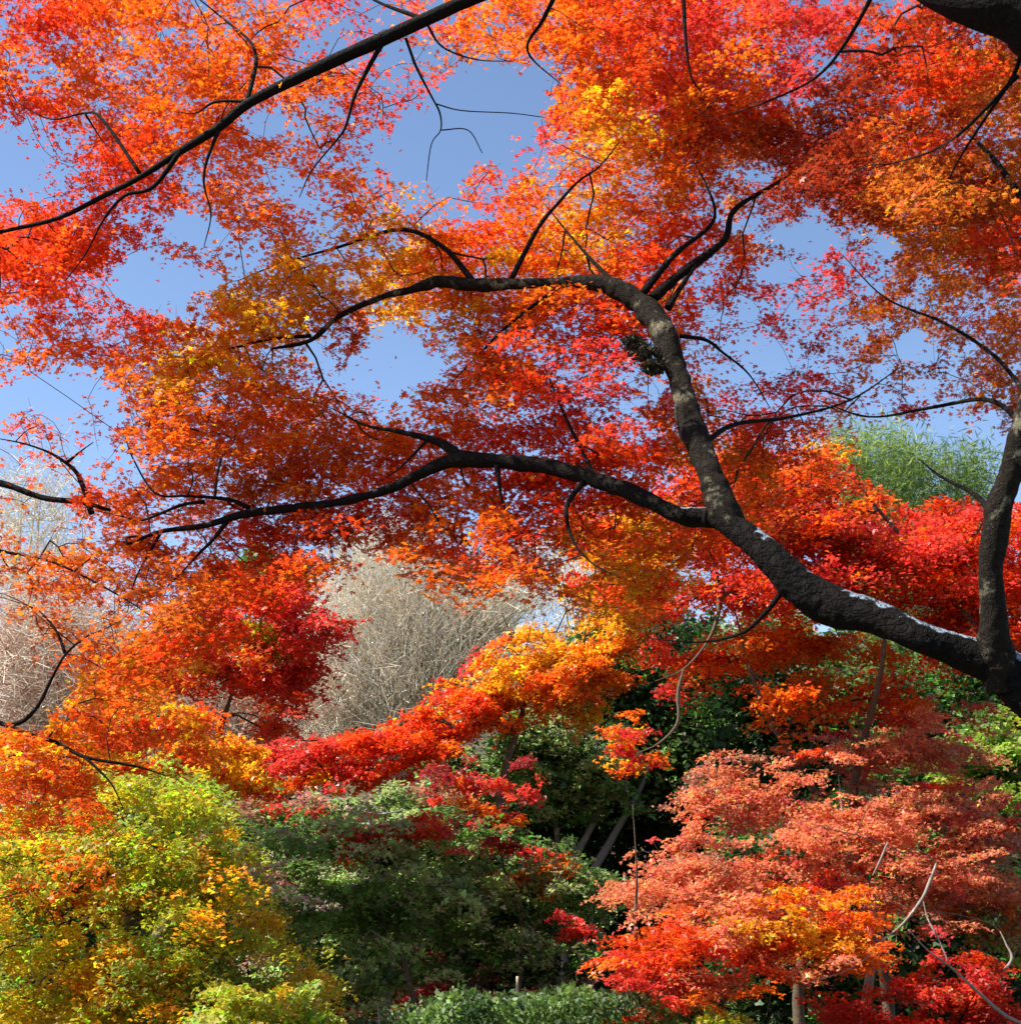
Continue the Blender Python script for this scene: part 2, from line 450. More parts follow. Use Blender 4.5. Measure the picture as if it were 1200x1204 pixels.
def near_crown(name, parent, region, Yfun, n_try, M, L, Rpx, skel, twigs=True, tilt=(0, 0, 0), thin=1.0, hue=None, extra=2):
    """sprays spread over the given pixel region at the tree's own distance"""
    poly = np.array(region, float)
    x = RNG.uniform(poly[:, 0].min(), poly[:, 0].max(), n_try); y = RNG.uniform(poly[:, 1].min(), poly[:, 1].max(), n_try)
    k = inpoly(x, y, poly); x, y = x[k], y[k]
    d = dens_at(x, y); k = RNG.random(len(x)) < np.sqrt(d) * 0.85 + 0.02; x, y = x[k], y[k]
    Yd = Yfun(x, y) + RNG.normal(size=len(x)) * 0.40
    thick = skel[skel[:, 3] > 0.013]; tu, tv = proj(thick[:, :3])
    for k in range(len(x)):                             # the sprays spread behind the heavy wood
        e = (tu - x[k]) ** 2 + (tv - y[k]) ** 2; m_ = int(np.argmin(e))
        if e[m_] < 55 ** 2 and RNG.random() < 0.9: Yd[k] = max(Yd[k], thick[m_, 1] + 0.42)
    C = at(x, y, Yd); R = Rpx * RNG.uniform(0.6, 1.3, len(x))
    def accept(P):
        u, v = proj(P)
        return (RNG.random(len(P)) < np.sqrt(dens_at(u, v)) * thin * 0.95)
    cf = hue or (lambda C_: hue_map(*proj(C_)))
    P, N2, S, col = spray_leaves(C, R, M, np.array(tilt), L, cf, accept)
    leaf_mesh('crown', P, N2, S, col, 5, LEAF, parent)
    print(name, 'sprays', len(C), 'leaves', len(P))
    if twigs:
        u, v = x, y
        ok = dens_at(u, v) > 0.10
        grow_twigs('twigs', skel, C[ok], BARK_TWIG, parent, tip=0.0016, powr=0.42, maxr=0.018, extra=extra)

# ================================================================== MAIN MAPLE
def main_maple():
    base = np.array([4.6, 6.3, 0.0]); base[2] = float(ground_h(base[0], base[1]))
    t = thing('maple_tree', 'great maple whose thick black bough sweeps up from lower right and forks, orange leaves', 'tree', base)
    sk = []
    def add(name, pts, mat, sides=14, rough=0.10):
        big = pts[:, 3].max() > 0.03
        o, q = bough(name, pts, mat, t, sides * 2 if big else sides, rough * (1.5 if big else 1), 14 if big else 6); sk.append(q[::2] if big else q); return o
    tr = px_bough([(1345, 950, 6.1, 66), (1268, 858, 6.0, 50), (1195, 797, 6.0, 38), (1135, 768, 6.0, 27), (1083, 749, 6.0, 24), (1033, 727, 6.1, 25), (983, 714, 6.2, 28),
                   (945, 693, 6.25, 26), (905, 655, 6.3, 24), (867, 622, 6.4, 21), (835, 608, 6.5, 13), (800, 606, 6.55, 10.5)])
    root = np.array([[base[0] + .05, base[1], -0.25, 0.42], [base[0], base[1], 0.35, 0.32], [base[0] - .25, base[1] - .05, 1.1, 0.29]])
    tr[:, 3] *= 0.76
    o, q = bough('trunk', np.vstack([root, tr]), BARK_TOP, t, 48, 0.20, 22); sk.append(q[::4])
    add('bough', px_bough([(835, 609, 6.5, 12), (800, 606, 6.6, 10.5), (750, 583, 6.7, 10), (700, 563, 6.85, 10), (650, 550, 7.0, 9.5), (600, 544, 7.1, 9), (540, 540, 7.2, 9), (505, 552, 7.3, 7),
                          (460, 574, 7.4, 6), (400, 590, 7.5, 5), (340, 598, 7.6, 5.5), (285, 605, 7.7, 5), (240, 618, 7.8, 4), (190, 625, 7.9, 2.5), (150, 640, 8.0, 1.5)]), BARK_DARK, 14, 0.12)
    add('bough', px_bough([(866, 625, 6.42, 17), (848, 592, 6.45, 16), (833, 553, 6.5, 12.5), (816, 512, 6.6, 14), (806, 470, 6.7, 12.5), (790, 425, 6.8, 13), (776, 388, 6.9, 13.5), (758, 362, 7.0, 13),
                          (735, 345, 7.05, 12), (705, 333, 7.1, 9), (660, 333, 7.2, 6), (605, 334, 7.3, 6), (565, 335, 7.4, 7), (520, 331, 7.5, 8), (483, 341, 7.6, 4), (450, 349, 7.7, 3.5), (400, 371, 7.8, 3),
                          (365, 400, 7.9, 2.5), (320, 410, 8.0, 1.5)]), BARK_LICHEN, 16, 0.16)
    add('bough', px_bough([(1178, 812, 6.0, 20), (1171, 778, 5.97, 21), (1168, 738, 5.9, 16), (1165, 668, 5.85, 13.5), (1174, 600, 5.8, 15), (1190, 548, 5.75, 14), (1204, 500, 5.7, 14), (1225, 430, 5.7, 12),
                          (1235, 340, 5.8, 9), (1215, 260, 6.0, 5), (1170, 190, 6.3, 3), (1130, 150, 6.6, 1)]), BARK_LICHEN, 16, 0.12)
    small = [
     (taper([(768, 350), (800, 322), (850, 283), (863, 247), (910, 217), (953, 190), (1000, 175)], 7.0, 7.6, 7, 2.5)),
     (taper([(755, 345), (783, 310), (800, 293), (833, 267), (840, 247), (830, 217), (815, 190)], 7.0, 7.5, 5, 1.5)),
     (taper([(785, 362), (800, 338), (825, 303), (850, 283)], 7.0, 7.2, 5, 3)),
     (taper([(600, 330), (633, 267), (655, 240), (680, 213), (707, 193), (740, 150)], 7.3, 7.6, 3.5, 1.5)),
     (taper([(540, 537), (520, 522), (500, 515), (467, 507), (430, 500), (390, 480)], 7.2, 7.6, 7, 1.5)),
     (taper([(584, 548), (587, 570), (591, 592), (600, 615)], 7.1, 7.0, 3.5, 1.2)),
     (taper([(690, 562), (668, 590), (667, 615), (676, 640), (697, 663), (730, 680)], 6.9, 6.6, 4, 2)),
     (taper([(267, 613), (250, 635), (233, 652), (215, 672), (195, 692)], 7.75, 7.6, 3, 1.2)),
     (taper([(293, 597), (267, 587), (220, 583), (183, 580), (157, 540), (148, 515)], 7.7, 7.9, 3, 1.0)),
     (taper([(240, 590), (213, 594), (167, 612), (147, 608), (110, 600)], 7.75, 8.0, 2.6, 1.0)),
     (taper([(500, 520), (470, 550), (440, 570)], 7.25, 7.5, 2, 1)),
     (taper([(365, 395), (320, 398), (270, 410), (215, 420), (160, 405)], 7.9, 8.3, 2.5, 1)),
     (taper([(800, 395), (830, 400), (850, 415), (880, 440), (905, 480)], 6.85, 7.4, 3, 1)),
     (taper([(820, 530), (860, 500), (930, 490), (1000, 470), (1060, 430)], 6.6, 8.2, 4, 1)),
     (taper([(1170, 620), (1150, 585), (1105, 560), (1080, 540)], 5.9, 6.6, 5, 1.5)),
     (taper([(1210, 470), (1170, 420), (1110, 380), (1040, 350), (990, 300)], 5.7, 7.0, 3.4, 1)),
     (taper([(1205, 500), (1160, 470), (1090, 480), (1020, 490), (960, 470)], 5.7, 7.2, 4, 1.2)),
     (taper([(930, 680), (900, 720), (870, 745), (820, 755), (760, 750)], 6.3, 6.8, 4, 1.2)),
     (taper([(660, 335), (600, 380), (560, 420), (520, 460)], 7.2, 7.6, 3, 1)),
     (taper([(560, 335), (520, 290), (470, 270), (400, 290), (330, 310), (280, 330)], 7.4, 8.2, 4, 1)),
     (taper([(735, 345), (690, 300), (640, 240)], 7.05, 7.5, 4, 1.5)),
     (taper([(700, 564), (660, 480), (640, 430)], 6.9, 7.4, 3, 1)),
     (taper([(190, 625), (160, 680), (150, 720)], 7.9, 7.8, 2, 1)),
    ]
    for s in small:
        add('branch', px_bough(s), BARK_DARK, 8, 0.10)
    # shaggy moss cushions on the limb
    for (x, y, Y, r) in [(756, 415, 6.8, 18), (744, 403, 6.82, 12), (768, 432, 6.76, 13)]:
        c = at(x, y, Y); rr = r * Y / FPX
        n = 700; d = norm(RNG.normal(size=(n, 3)))
        P = c + d * rr * RNG.uniform(0.3, 1.0, (n, 1)) * np.array([1.25, 1, 0.65])
        colm = np.array([0.030, 0.028, 0.012]) * RNG.uniform(0.4, 1.6, (n, 1))
        leaf_mesh('moss_tuft', P, RNG.normal(size=(n, 3)), RNG.uniform(0.008, 0.02, n), colm, 1, NEEDLE, t)
    skel = np.vstack(sk)
    skel = skel[skel[:, 2] > 1.5]
    def Yf(x, y):
        q = np.column_stack([x, y, np.zeros_like(x)])
        far = np.clip((x - 780) / 200, 0, 1)
        return 7.85 + 1.0 * (vnoise(q, 1 / 120.0, 4) - 0.3) * 2 + far * 0.9
    reg = [(-40, 240), (120, 280), (300, 240), (420, 190), (540, 220), (640, 140), (720, 70), (860, 120), (1000, 160), (1240, 240), (1240, 520), (1120, 470), (1000, 505), (990, 560), (900, 600), (840, 640),
           (760, 740), (640, 690), (540, 720), (460, 640), (300, 700), (180, 690), (130, 600), (90, 480), (-40, 440)]
    near_crown('main', t, reg, Yf, 5900, 96, 0.0225, 0.27, skel)
main_maple()

# ================================================================== OVERHEAD MAPLE
def overhead_maple():
    base = np.array([5.4, 4.9, 0.0])
    t = thing('maple_tree', 'overhead maple with dark bough in the top right corner and long branch falling leftwards', 'tree', base)
    sk = []
    def add(name, pts, sides=12, rough=0.1, mat=BARK_DARK):
        o, q = bough(name, pts, mat, t, sides, rough); sk.append(q)
    tb = px_bough([(1290, 45, 4.9, 48), (1195, 8, 4.9, 36), (1125, -16, 5.0, 33), (1050, -55, 5.2, 28), (950, -100, 5.5, 22), (800, -110, 5.8, 17), (680, -60, 6.0, 13), (600, -22, 6.1, 10),
                   (557, -3, 6.15, 8.5), (500, 23, 6.2, 8), (450, 46, 6.25, 7.5), (400, 68, 6.3, 7), (333, 100, 6.4, 6), (290, 123, 6.45, 5.5), (257, 150, 6.5, 4.8), (217, 175, 6.55, 4.2),
                   (167, 207, 6.6, 3.4), (123, 230, 6.7, 3), (67, 257, 6.8, 2.6), (0, 273, 6.9, 2.4), (-60, 290, 7.0, 1.5)])
    root = np.array([[5.4, 4.9, -0.2, 0.36], [5.35, 4.9, 0.5, 0.26], [5.2, 4.9, 2.0, 0.22], [4.8, 4.9, 3.3, 0.20], [4.1, 4.9, 4.2, 0.18]])
    add('trunk', np.vstack([root, tb]), 18, 0.12)
    for s in [
      taper([(213, 177), (180, 220), (147, 230), (123, 257), (100, 300), (77, 330)], 6.55, 6.7, 3.4, 1.4),
      taper([(257, 153), (243, 190), (240, 217), (248, 253), (240, 290)], 6.5, 6.6, 2.6, 0.9),
      taper([(290, 119), (253, 120), (230, 133), (205, 131)], 6.45, 6.6, 2.4, 0.9),
      taper([(450, 50), (433, 80), (417, 113), (407, 147), (398, 162), (367, 200), (352, 232)], 6.25, 6.4, 3.4, 1.2),
      taper([(477, 45), (490, 80), (507, 113), (517, 133), (518, 153), (507, 170), (501, 213)], 6.25, 6.4, 1.8, 0.7),
      taper([(518, 153), (550, 153), (567, 180)], 6.35, 6.4, 0.9, 0.5),
      taper([(512, 122), (543, 130), (600, 133), (640, 138)], 6.35, 6.5, 0.9, 0.5),
      taper([(500, 25), (520, 55), (560, 70), (600, 72)], 6.2, 6.5, 1.6, 0.6),
      taper([(800, -110), (803, 0), (810, 82), (825, 110)], 5.8, 5.9, 4, 1.5),
      taper([(290, 123), (300, 60), (260, 20), (210, -20)], 6.45, 6.8, 3.2, 1.5),
      taper([(167, 207), (120, 140), (100, 133), (60, 140), (20, 120)], 6.6, 6.9, 2.6, 1),
      taper([(100, 133), (120, 165)], 6.75, 6.8, 1.6, 1),
      taper([(680, -60), (640, 20), (620, 60), (660, 100)], 6.0, 6.4, 4, 1),
      taper([(1050, -55), (1000, 40), (960, 90), (900, 120), (840, 140)], 5.2, 6.4, 3.2, 1),
      taper([(1200, 20), (1195, 80), (1150, 150), (1120, 200), (1100, 250)], 4.95, 5.9, 3.5, 1),
      taper([(1195, 90), (1110, 170), (1020, 200)], 5.0, 6.0, 3, 1.2),
      taper([(500, 23), (440, 0), (400, -30)], 6.2, 6.5, 3, 1),
    ]: add('branch', px_bough(s), 8, 0.1)
    skel = np.vstack(sk); skel = skel[skel[:, 2] > 3.4]
    def Yf(x, y):
        q = np.column_stack([x, y, np.zeros_like(x)])
        return 7.1 + 0.9 * (vnoise(q, 1 / 120.0, 14) - 0.3) * 2 - np.clip((x - 900) / 300, 0, 1) * 0.9
    reg = [(-60, -60), (1260, -60), (1260, 340), (1100, 300), (960, 230), (850, 160), (740, 150), (640, 150), (540, 60), (430, 200), (300, 250), (230, 230), (120, 300), (60, 350), (-60, 420)]
    near_crown('overhead', t, reg, Yf, 4400, 104, 0.020, 0.25, skel)
overhead_maple()

# ================================================================== LEFT MAPLE (enters from the left edge)
def left_maple():
    base = np.array([-4.6, 8.2, 0.0])
    t = thing('maple_tree', 'maple reaching in from the left edge, thin curling black branches among rusty orange leaves', 'tree', base)
    sk = []
    def add(name, pts, sides=8, rough=0.1, mat=BARK_DARK):
        o, q = bough(name, pts, mat, t, sides, rough); sk.append(q)
    add('trunk', np.array([[-4.6, 8.2, -0.2, 0.2], [-4.6, 8.2, 0.8, 0.15], [-4.5, 8.2, 2.0, 0.13], [-4.35, 8.2, 3.2, 0.10], [-4.2, 8.15, 4.4, 0.06], [-4.0, 8.1, 5.2, 0.03]]), 14)
    def w0(px, py, Y): return at(px, py, Y)
    add('branch', px_bough([(-225, 610, 8.18, 9), (-120, 575, 8.1, 6), (-50, 562, 8.0, 4.5), (0, 568, 7.9, 4), (50, 585, 7.85, 3.8), (97, 591, 7.8, 3.4), (130, 600, 7.8, 2)]))
    add('branch', px_bough(taper([(108, 603), (97, 570), (87, 552), (62, 534), (30, 522), (-5, 515)], 7.8, 8.1, 4, 1.2)))
    add('branch', px_bough(taper([(80, 543), (96, 530), (110, 520)], 7.85, 8.0, 2, 1)))
    add('branch', px_bough([(-240, 900, 8.2, 10), (-120, 850, 8.0, 6), (-40, 842, 7.9, 3.5), (0, 850, 7.8, 3), (33, 863, 7.7, 2.6), (67, 873, 7.7, 2.4), (100, 890, 7.6, 2), (160, 901, 7.6, 1.5), (195, 912, 7.6, .6)]))
    add('branch', px_bough(taper([(12, 853), (30, 846), (47, 827), (60, 800), (77, 770), (100, 750), (120, 741), (142, 730)], 7.8, 7.6, 3.2, 1.3)))
    add('branch', px_bough(taper([(77, 768), (67, 743), (55, 727), (40, 715), (8, 704)], 7.75, 7.9, 2.2, 1)))
    add('branch', px_bough(taper([(100, 890), (130, 920), (145, 950)], 7.6, 7.5, 2, 1)))
    add('branch', px_bough(taper([(-120, 575), (-20, 640), (60, 660), (140, 700), (200, 740)], 8.1, 7.8, 3, 1)))
    add('branch', px_bough(taper([(-40, 842), (20, 900), (40, 950)], 7.9, 7.6, 2, 1)))
    skel = np.vstack(sk)
    def Yf(x, y):
        q = np.column_stack([x, y, np.zeros_like(x)])
        return 7.9 + 0.9 * (vnoise(q, 1 / 90.0, 24) - 0.5) * 2
    reg = [(-60, 440), (60, 480), (130, 560), (180, 640), (260, 660), (290, 740), (250, 780), (150, 790), (60, 760), (-60, 740)]
    # upper part follows the thin map, lower part its own sprays
    poly_low = [(-40, 860), (60, 865), (100, 790), (150, 770), (225, 835), (235, 860), (180, 868), (110, 900), (108, 945), (60, 968), (-40, 965)]
    x = RNG.uniform(-60, 300, 2000); y = RNG.uniform(440, 980, 2000)
    up = inpoly(x, y, reg) & (RNG.random(2000) < dens_at(x, y) * 0.6); lo = inpoly(x, y, poly_low) & (RNG.random(2000) < 0.34)
    k = up | lo; x, y, lo = x[k], y[k], lo[k]
    C = at(x, y, Yf(x, y) + RNG.normal(size=len(x)) * 0.4); R = 0.26 * RNG.uniform(0.6, 1.3, len(x))
    def acc(P):
        u, v = proj(P)
        a = (RNG.random(len(P)) < dens_at(u, v) * 0.8) & (v < 800)
        b = (v >= 770) & (RNG.random(len(P)) < 0.85)
        return a | b
    def cf(C_):
        u, v = proj(C_); c = hue_map(u, v)
        r = RNG.random(len(u)); l = v > 770
        c[l & (r < 0.45)] = PAL['O']; c[l & (r >= 0.45) & (r < 0.7)] = (0.72, 0.10, 0.01); c[l & (r >= 0.7)] = PAL['A']
        return c
    P, N2, S, col = spray_leaves(C, R, 110, np.zeros(3), 0.023, cf, acc)
    leaf_mesh('crown', P, N2, S, col, 5, LEAF, t)
    grow_twigs('twigs', skel, C, BARK_TWIG, t, tip=0.0017, powr=0.42, maxr=0.014, extra=2)
    print('left', len(C), len(P))
left_maple()

# ================================================================== MID AND FAR TREES
def sample_poly(poly, n):
    p = np.array(poly, float); xs, ys = [], []
    while len(xs) < n:
        x = RNG.uniform(p[:, 0].min(), p[:, 0].max(), n * 2); y = RNG.uniform(p[:, 1].min(), p[:, 1].max(), n * 2)
        k = inpoly(x, y, p); xs += list(x[k]); ys += list(y[k])
    return np.array(xs[:n]), np.array(ys[:n])

def tree(label, poly, Y, thick, n, M, L, R, hues, base=None, trunk_r=0.12, mat=LEAF, bark=BARK_BROWN, kind=3, spots=(), name='maple_tree', cat='tree',
         group=None, trunk_px=None, branches=(), droop=0.25, flat=0.10, njit=0.45, gap=0.30, gsc=0.9, tilt=(0, 0, 0), stems=1, twig=0.004, slope=0.0, jit=22, twigs=True, tslope=0.0, shelf=1.25):
    p = np.array(poly, float)
    if base is None:
        c = at(p[:, 0].mean(), p[:, 1].max(), Y); bx, by = c[0], Y
    else:
        bx, by = base
    bz = float(ground_h(bx, by))
    t = thing(name, label, cat, (bx, by, bz), group)
    n = int(n * 1.45); R = R * 0.80; M = int(M * 0.80)
    x, y = sample_poly(poly, n)
    q = np.column_stack([x, y, np.zeros(n)])
    x = x + (vnoise(q, 1 / 30.0, 6.0) - 0.5) * 46 + RNG.normal(size=n) * 5 * (1 + 4 * (RNG.random(n) < 0.10)); y = y + (vnoise(q, 1 / 30.0, 26.0) - 0.5) * 26
    Yd = Y + RNG.uniform(-1, 1, n) * thick * np.sqrt(RNG.random(n)) + slope * (p[:, 1].max() - y) / 100.0
    C = at(x, y, Yd)
    C = C[C[:, 2] > ground_h(C[:, 0], C[:, 1]) + 0.12]
    ts = R * shelf                                   # foliage gathers in tiers
    wv = vnoise(C * np.array([1, 1, 0.0]), 0.6 / max(R, .1), 12) * ts * 2.0 - C[:, 0] * tslope
    zq = np.round((C[:, 2] + wv) / ts) * ts - wv
    C[:, 2] += (zq - C[:, 2]) * 0.82
    nz = vnoise(C * np.array([1, 1, 2.0]), gsc / max(R * 2.2, 0.1), RNG.random() * 50)
    keep = nz > gap; C = C[keep]
    Rr = R * RNG.uniform(0.55, 1.35, len(C))
    def cf(C_):
        u, v = proj(C_); u = u + RNG.normal(size=len(u)) * jit; v = v + RNG.normal(size=len(v)) * jit * 0.6
        keys = list(hues); wts = np.array([hues[k] for k in keys], float); wts /= wts.sum()
        # neighbouring sprays share a hue
        q = vnoise(C_, 0.55 / max(R, 0.1), 31) * 0.75 + RNG.random(len(u)) * 0.25
        q = np.argsort(np.argsort(q)) / max(len(q), 1)
        idx = np.searchsorted(np.cumsum(wts), q.clip(0, 0.9999))
        c = np.array([PAL[keys[i]] for i in idx])
        for (sx, sy, rx, ry, h) in spots:
            e = ((u - sx) / rx) ** 2 + ((v - sy) / ry) ** 2 < 1
            c[e] = PAL[h]
        return c
    P, N2, S, col = spray_leaves(C, Rr, M, np.array(tilt), L, cf, None, droop, flat, njit)
    k = P[:, 2] > ground_h(P[:, 0], P[:, 1]) + 0.02
    leaf_mesh('foliage' if cat in ('shrub', 'hedge') else 'crown', P[k], N2[k], S[k], col[k], kind, mat, t)
    # wood
    top = C[:, 2].max(); cx, cy = C[:, 0].mean(), C[:, 1].mean(); sk = []
    if trunk_px is not None:
        for tp in trunk_px:
            b = px_bough(tp)
            o, q = bough('trunk', b, bark, t, 10, 0.08); sk.append(q)
    else:
        for s in range(stems):
            ex, ey = cx + RNG.normal() * 0.25 * (stems > 1) * 3, cy + RNG.normal() * 0.2
            h = top - bz; a = RNG.normal(size=4) * 0.05 * h
            bw = np.array([[bx, by, bz - 0.2, trunk_r * 1.3], [bx + a[0] * .3, by, bz + h * .12, trunk_r], [bx + (ex - bx) * .35 + a[1], by + (ey - by) * .3, bz + h * .38, trunk_r * .75],
                           [bx + (ex - bx) * .75 + a[2] * .5, ey, bz + h * .58, trunk_r * .40], [ex, ey, bz + h * .76, trunk_r * .08]])
            o, q = bough('trunk', bw, bark, t, 10, 0.08); sk.append(q)
    for b in branches:
        pb = px_bough(b); pb[0, 3] *= 0.35
        o, q = bough('branch', pb, bark, t, 8, 0.12); sk.append(q)
        for f in range(6):                              # side shoots
            i = RNG.integers(len(q) // 4, len(q) - 1); a_ = q[i, :3]; d_ = norm(q[i + 1, :3] - a_ + RNG.normal(size=3) * 0.012 + 1e-6)
            l_ = RNG.uniform(0.12, 0.4); s_ = norm(RNG.normal(size=3)) * 0.6
            c_ = np.array([a_, a_ + (d_ + s_) * l_ * .45, a_ + (d_ + s_ * 1.2) * l_ * .8 + RNG.normal(size=3) * .03, a_ + (d_ * 1.3 + s_) * l_ * 1.1 + RNG.normal(size=3) * .05])
            r_ = q[i, 3] * 0.45
            bough('shoot', np.column_stack([c_, [r_, r_ * .7, r_ * .45, r_ * .15]]), bark, o, 6, 0.08, 4)
    if twigs and len(C) > 2:
        sub = C[RNG.random(len(C)) < 0.7]
        grow_twigs('twigs', np.vstack(sk), sub, BARK_TWIG if cat == 'tree' and mat is LEAF else bark, t, tip=twig, powr=0.45, maxr=trunk_r * 0.5, extra=0)
    print(label[:40], len(C), int(k.sum()))
    return t

BGG = 'evergreens on the shaded slope'
# --- red maple behind the fork
tree('scarlet maple filling the gap behind the fork of the great black bough', [(815, 520), (900, 530), (955, 528), (990, 585), (1040, 615), (1100, 600), (1160, 612), (1230, 620), (1230, 770), (1130, 765), (1000, 700), (900, 700), (830, 640)],
     13.5, 1.6, 620, 95, 0.036, 0.55, {'D': 2, 'R': 4, 'O': 1.5, 'C': 2}, base=(3.7, 14.8), spots=[(960, 530, 25, 14, 'A'), (900, 560, 60, 22, 'O'), (980, 640, 50, 12, 'C')], trunk_r=0.06, gap=0.24, bark=BARK_BROWN,
     branches=[taper([(1158, 760), (1120, 700), (1050, 620), (1000, 560)], 13.4, 13.0, 8, 2), taper([(1160, 600), (1148, 625), (1128, 645)], 12.4, 12.6, 4, 2)])
# --- red/orange maple below the bough with pale dead branch
tree('red and orange maple hanging below the black bough, with pale crooked dead branches', [(650, 600), (720, 570), (820, 600), (880, 670), (940, 715), (1000, 750), (1075, 790), (1085, 835), (1010, 830), (950, 835), (905, 848), (880, 800), (820, 790), (800, 830), (755, 800), (740, 720), (700, 700), (660, 650)],
     14.2, 1.0, 350, 90, 0.034, 0.40, {'R': 4, 'C': 2.0, 'O': 3, 'B': 1}, base=(3.0, 15.2), spots=[(940, 750, 60, 24, 'O'), (960, 800, 50, 26, 'B'), (1030, 770, 40, 30, 'O'), (750, 640, 50, 60, 'A'), (905, 815, 40, 30, 'O')], shelf=2.0, gap=0.36, trunk_r=0.06, bark=BARK_BROWN,
     branches=[taper([(900, 700), (850, 700), (843, 727), (829, 758), (803, 787), (770, 801)], 13.6, 13.1, 3.8, 1.6), taper([(803, 787), (797, 815), (796, 850), (774, 874), (748, 886)], 13.15, 13.0, 3.6, 1.4)],
     twig=0.003)
tree('small scarlet and yellow maple spray over the dark evergreens at the centre', [(700, 860), (760, 855), (775, 885), (770, 905), (730, 905), (700, 890)], 11.5, 0.3, 16, 60, 0.03, 0.22, {'O': 2, 'A': 1, 'C': 2}, base=(1.2, 12.0),
     trunk_r=0.02, gap=0.1, twig=0.002, spots=[(765, 892, 16, 14, 'C')])
# --- orange / yellow maple
tree('glowing amber maple with a long drooping arm that turns scarlet at its low left end', [(740, 590), (790, 640), (770, 700), (735, 745), (715, 800), (690, 845), (660, 825), (620, 828), (560, 850), (510, 885), (470, 912), (400, 918), (280, 900), (270, 885), (350, 876), (450, 872), (515, 842), (565, 785), (630, 757), (700, 735), (712, 650)],
     22.0, 1.3, 620, 95, 0.050, 0.50, {'A': 4, 'O': 4}, base=(0.4, 22.6), gap=0.2, trunk_r=0.09, bark=BARK_BROWN, tilt=(-0.25, 0, 0), twig=0.005, tslope=0.35,
     spots=[(400, 885, 140, 34, 'R'), (330, 885, 80, 30, 'C'), (530, 845, 45, 26, 'R'), (540, 790, 30, 26, 'C'), (650, 750, 70, 30, 'A'), (730, 790, 30, 40, 'O')])
# --- crimson maple mid left
tree('crimson and orange maple behind the left branches beside the pale bare tree', [(245, 700), (300, 675), (345, 668), (365, 695), (385, 735), (375, 775), (345, 800), (340, 850), (310, 850), (290, 800), (200, 800), (120, 850), (90, 830), (140, 770), (200, 720)],
     15.0, 1.2, 330, 95, 0.040, 0.5, {'C': 3, 'R': 4, 'O': 2, 'D': 1.5}, base=(-3.9, 16), gap=0.24, trunk_r=0.12, spots=[(300, 735, 34, 12, 'G'), (360, 720, 40, 50, 'C'), (200, 750, 60, 30, 'B')])
tree('long low scarlet maple arm over the yellow tree at the left', [(90, 850), (170, 840), (240, 850), (250, 870), (200, 880), (100, 890)], 12.5, 0.6, 60, 90, 0.034, 0.4, {'R': 3, 'O': 4}, base=(-5.0, 13), gap=0.1, trunk_r=0.06, twig=0.003)
tree('amber and scarlet sapling above the grey green bush at the left', [(195, 885), (280, 870), (310, 905), (300, 935), (240, 925), (190, 905)], 13.2, 0.6, 60, 80, 0.036, 0.36, {'A': 3, 'Y': 2, 'R': 2}, base=(-3.3, 13.4), gap=0.12, trunk_r=0.04, twig=0.003)
# --- yellow maple lower left
tree('yellow maple with lime green patches filling the lower left corner', [(-40, 960), (60, 965), (110, 940), (112, 905), (150, 890), (215, 915), (250, 950), (290, 990), (315, 1030), (300, 1060), (330, 1110), (370, 1150), (390, 1215), (-40, 1215)],
     11.5, 1.5, 1000, 95, 0.028, 0.36, {'Y': 3.0, 'G': 5, 'A': 1.2, 'v': 2.2}, base=(-3.3, 12.3), gap=0.30, trunk_r=0.10, twig=0.003, droop=0.5,
     spots=[(160, 920, 60, 40, 'G'), (60, 1035, 40, 15, 'O'), (130, 1125, 30, 45, 'A'), (30, 1000, 30, 22, 'G'), (90, 960, 30, 14, 'O')],
     branches=[taper([(200, 1215), (175, 1130), (160, 1060), (150, 980), (120, 910)], 12.2, 11.2, 5, 1.5), taper([(170, 1110), (200, 1140), (260, 1170)], 12, 11, 2.5, 1)])
tree('low lime yellow shrub beneath the yellow maple at the bottom left', [(200, 1215), (260, 1175), (340, 1160), (395, 1190), (400, 1215)], 9.5, 0.5, 80, 80, 0.030, 0.24, {'G': 4, 'v': 2, 'Y': 1}, base=(-1.8, 9.6), name='shrub', cat='shrub', mat=LEAFG, gap=0.15, trunk_r=0.02, twig=0.003)
# --- green maples in the centre
GG = 'green leaved maples in the clearing'
tree('green maple with a pale slender trunk left of centre, layered branches', [(330, 970), (400, 950), (470, 960), (540, 985), (545, 1040), (560, 1080), (520, 1120), (460, 1150), (380, 1150), (330, 1110), (320, 1040), (290, 1000)],
     17.0, 1.8, 520, 80, 0.046, 0.50, {'g': 4, 'l': 5, 'd': 1}, base=(-1.5, 17.2), group=GG, gap=0.34, mat=LEAFG, bark=BARK_GREY, twig=0.004, shelf=2.1,
     trunk_px=[[(455, 1240, 17.2, 10), (452, 1180, 17.2, 8), (455, 1130, 17.2, 7), (457, 1080, 17.1, 6), (448, 1035, 17, 5), (440, 990, 17, 3.5), (430, 950, 17, 2)]], flat=0.07)
tree('pale green maple with open horizontal shelves at the centre right of the clearing', [(530, 1010), (590, 1000), (650, 1020), (720, 1050), (725, 1085), (680, 1110), (600, 1130), (540, 1120), (500, 1085)],
     18.5, 1.6, 330, 80, 0.046, 0.50, {'g': 4, 'l': 5, 'd': 1}, base=(0.6, 18.7), group=GG, gap=0.34, mat=LEAFG, bark=BARK_GREY, twig=0.004, flat=0.07, shelf=2.1,
     trunk_px=[[(644, 1240, 18.6, 6), (638, 1165, 18.6, 5), (632, 1120, 18.6, 4.5), (622, 1070, 18.5, 4), (615, 1020, 18.5, 2)], [(664, 1240, 18.8, 6), (660, 1172, 18.8, 5.5), (655, 1125, 18.7, 4.5), (665, 1070, 18.6, 3), (680, 1040, 18.5, 2)]])
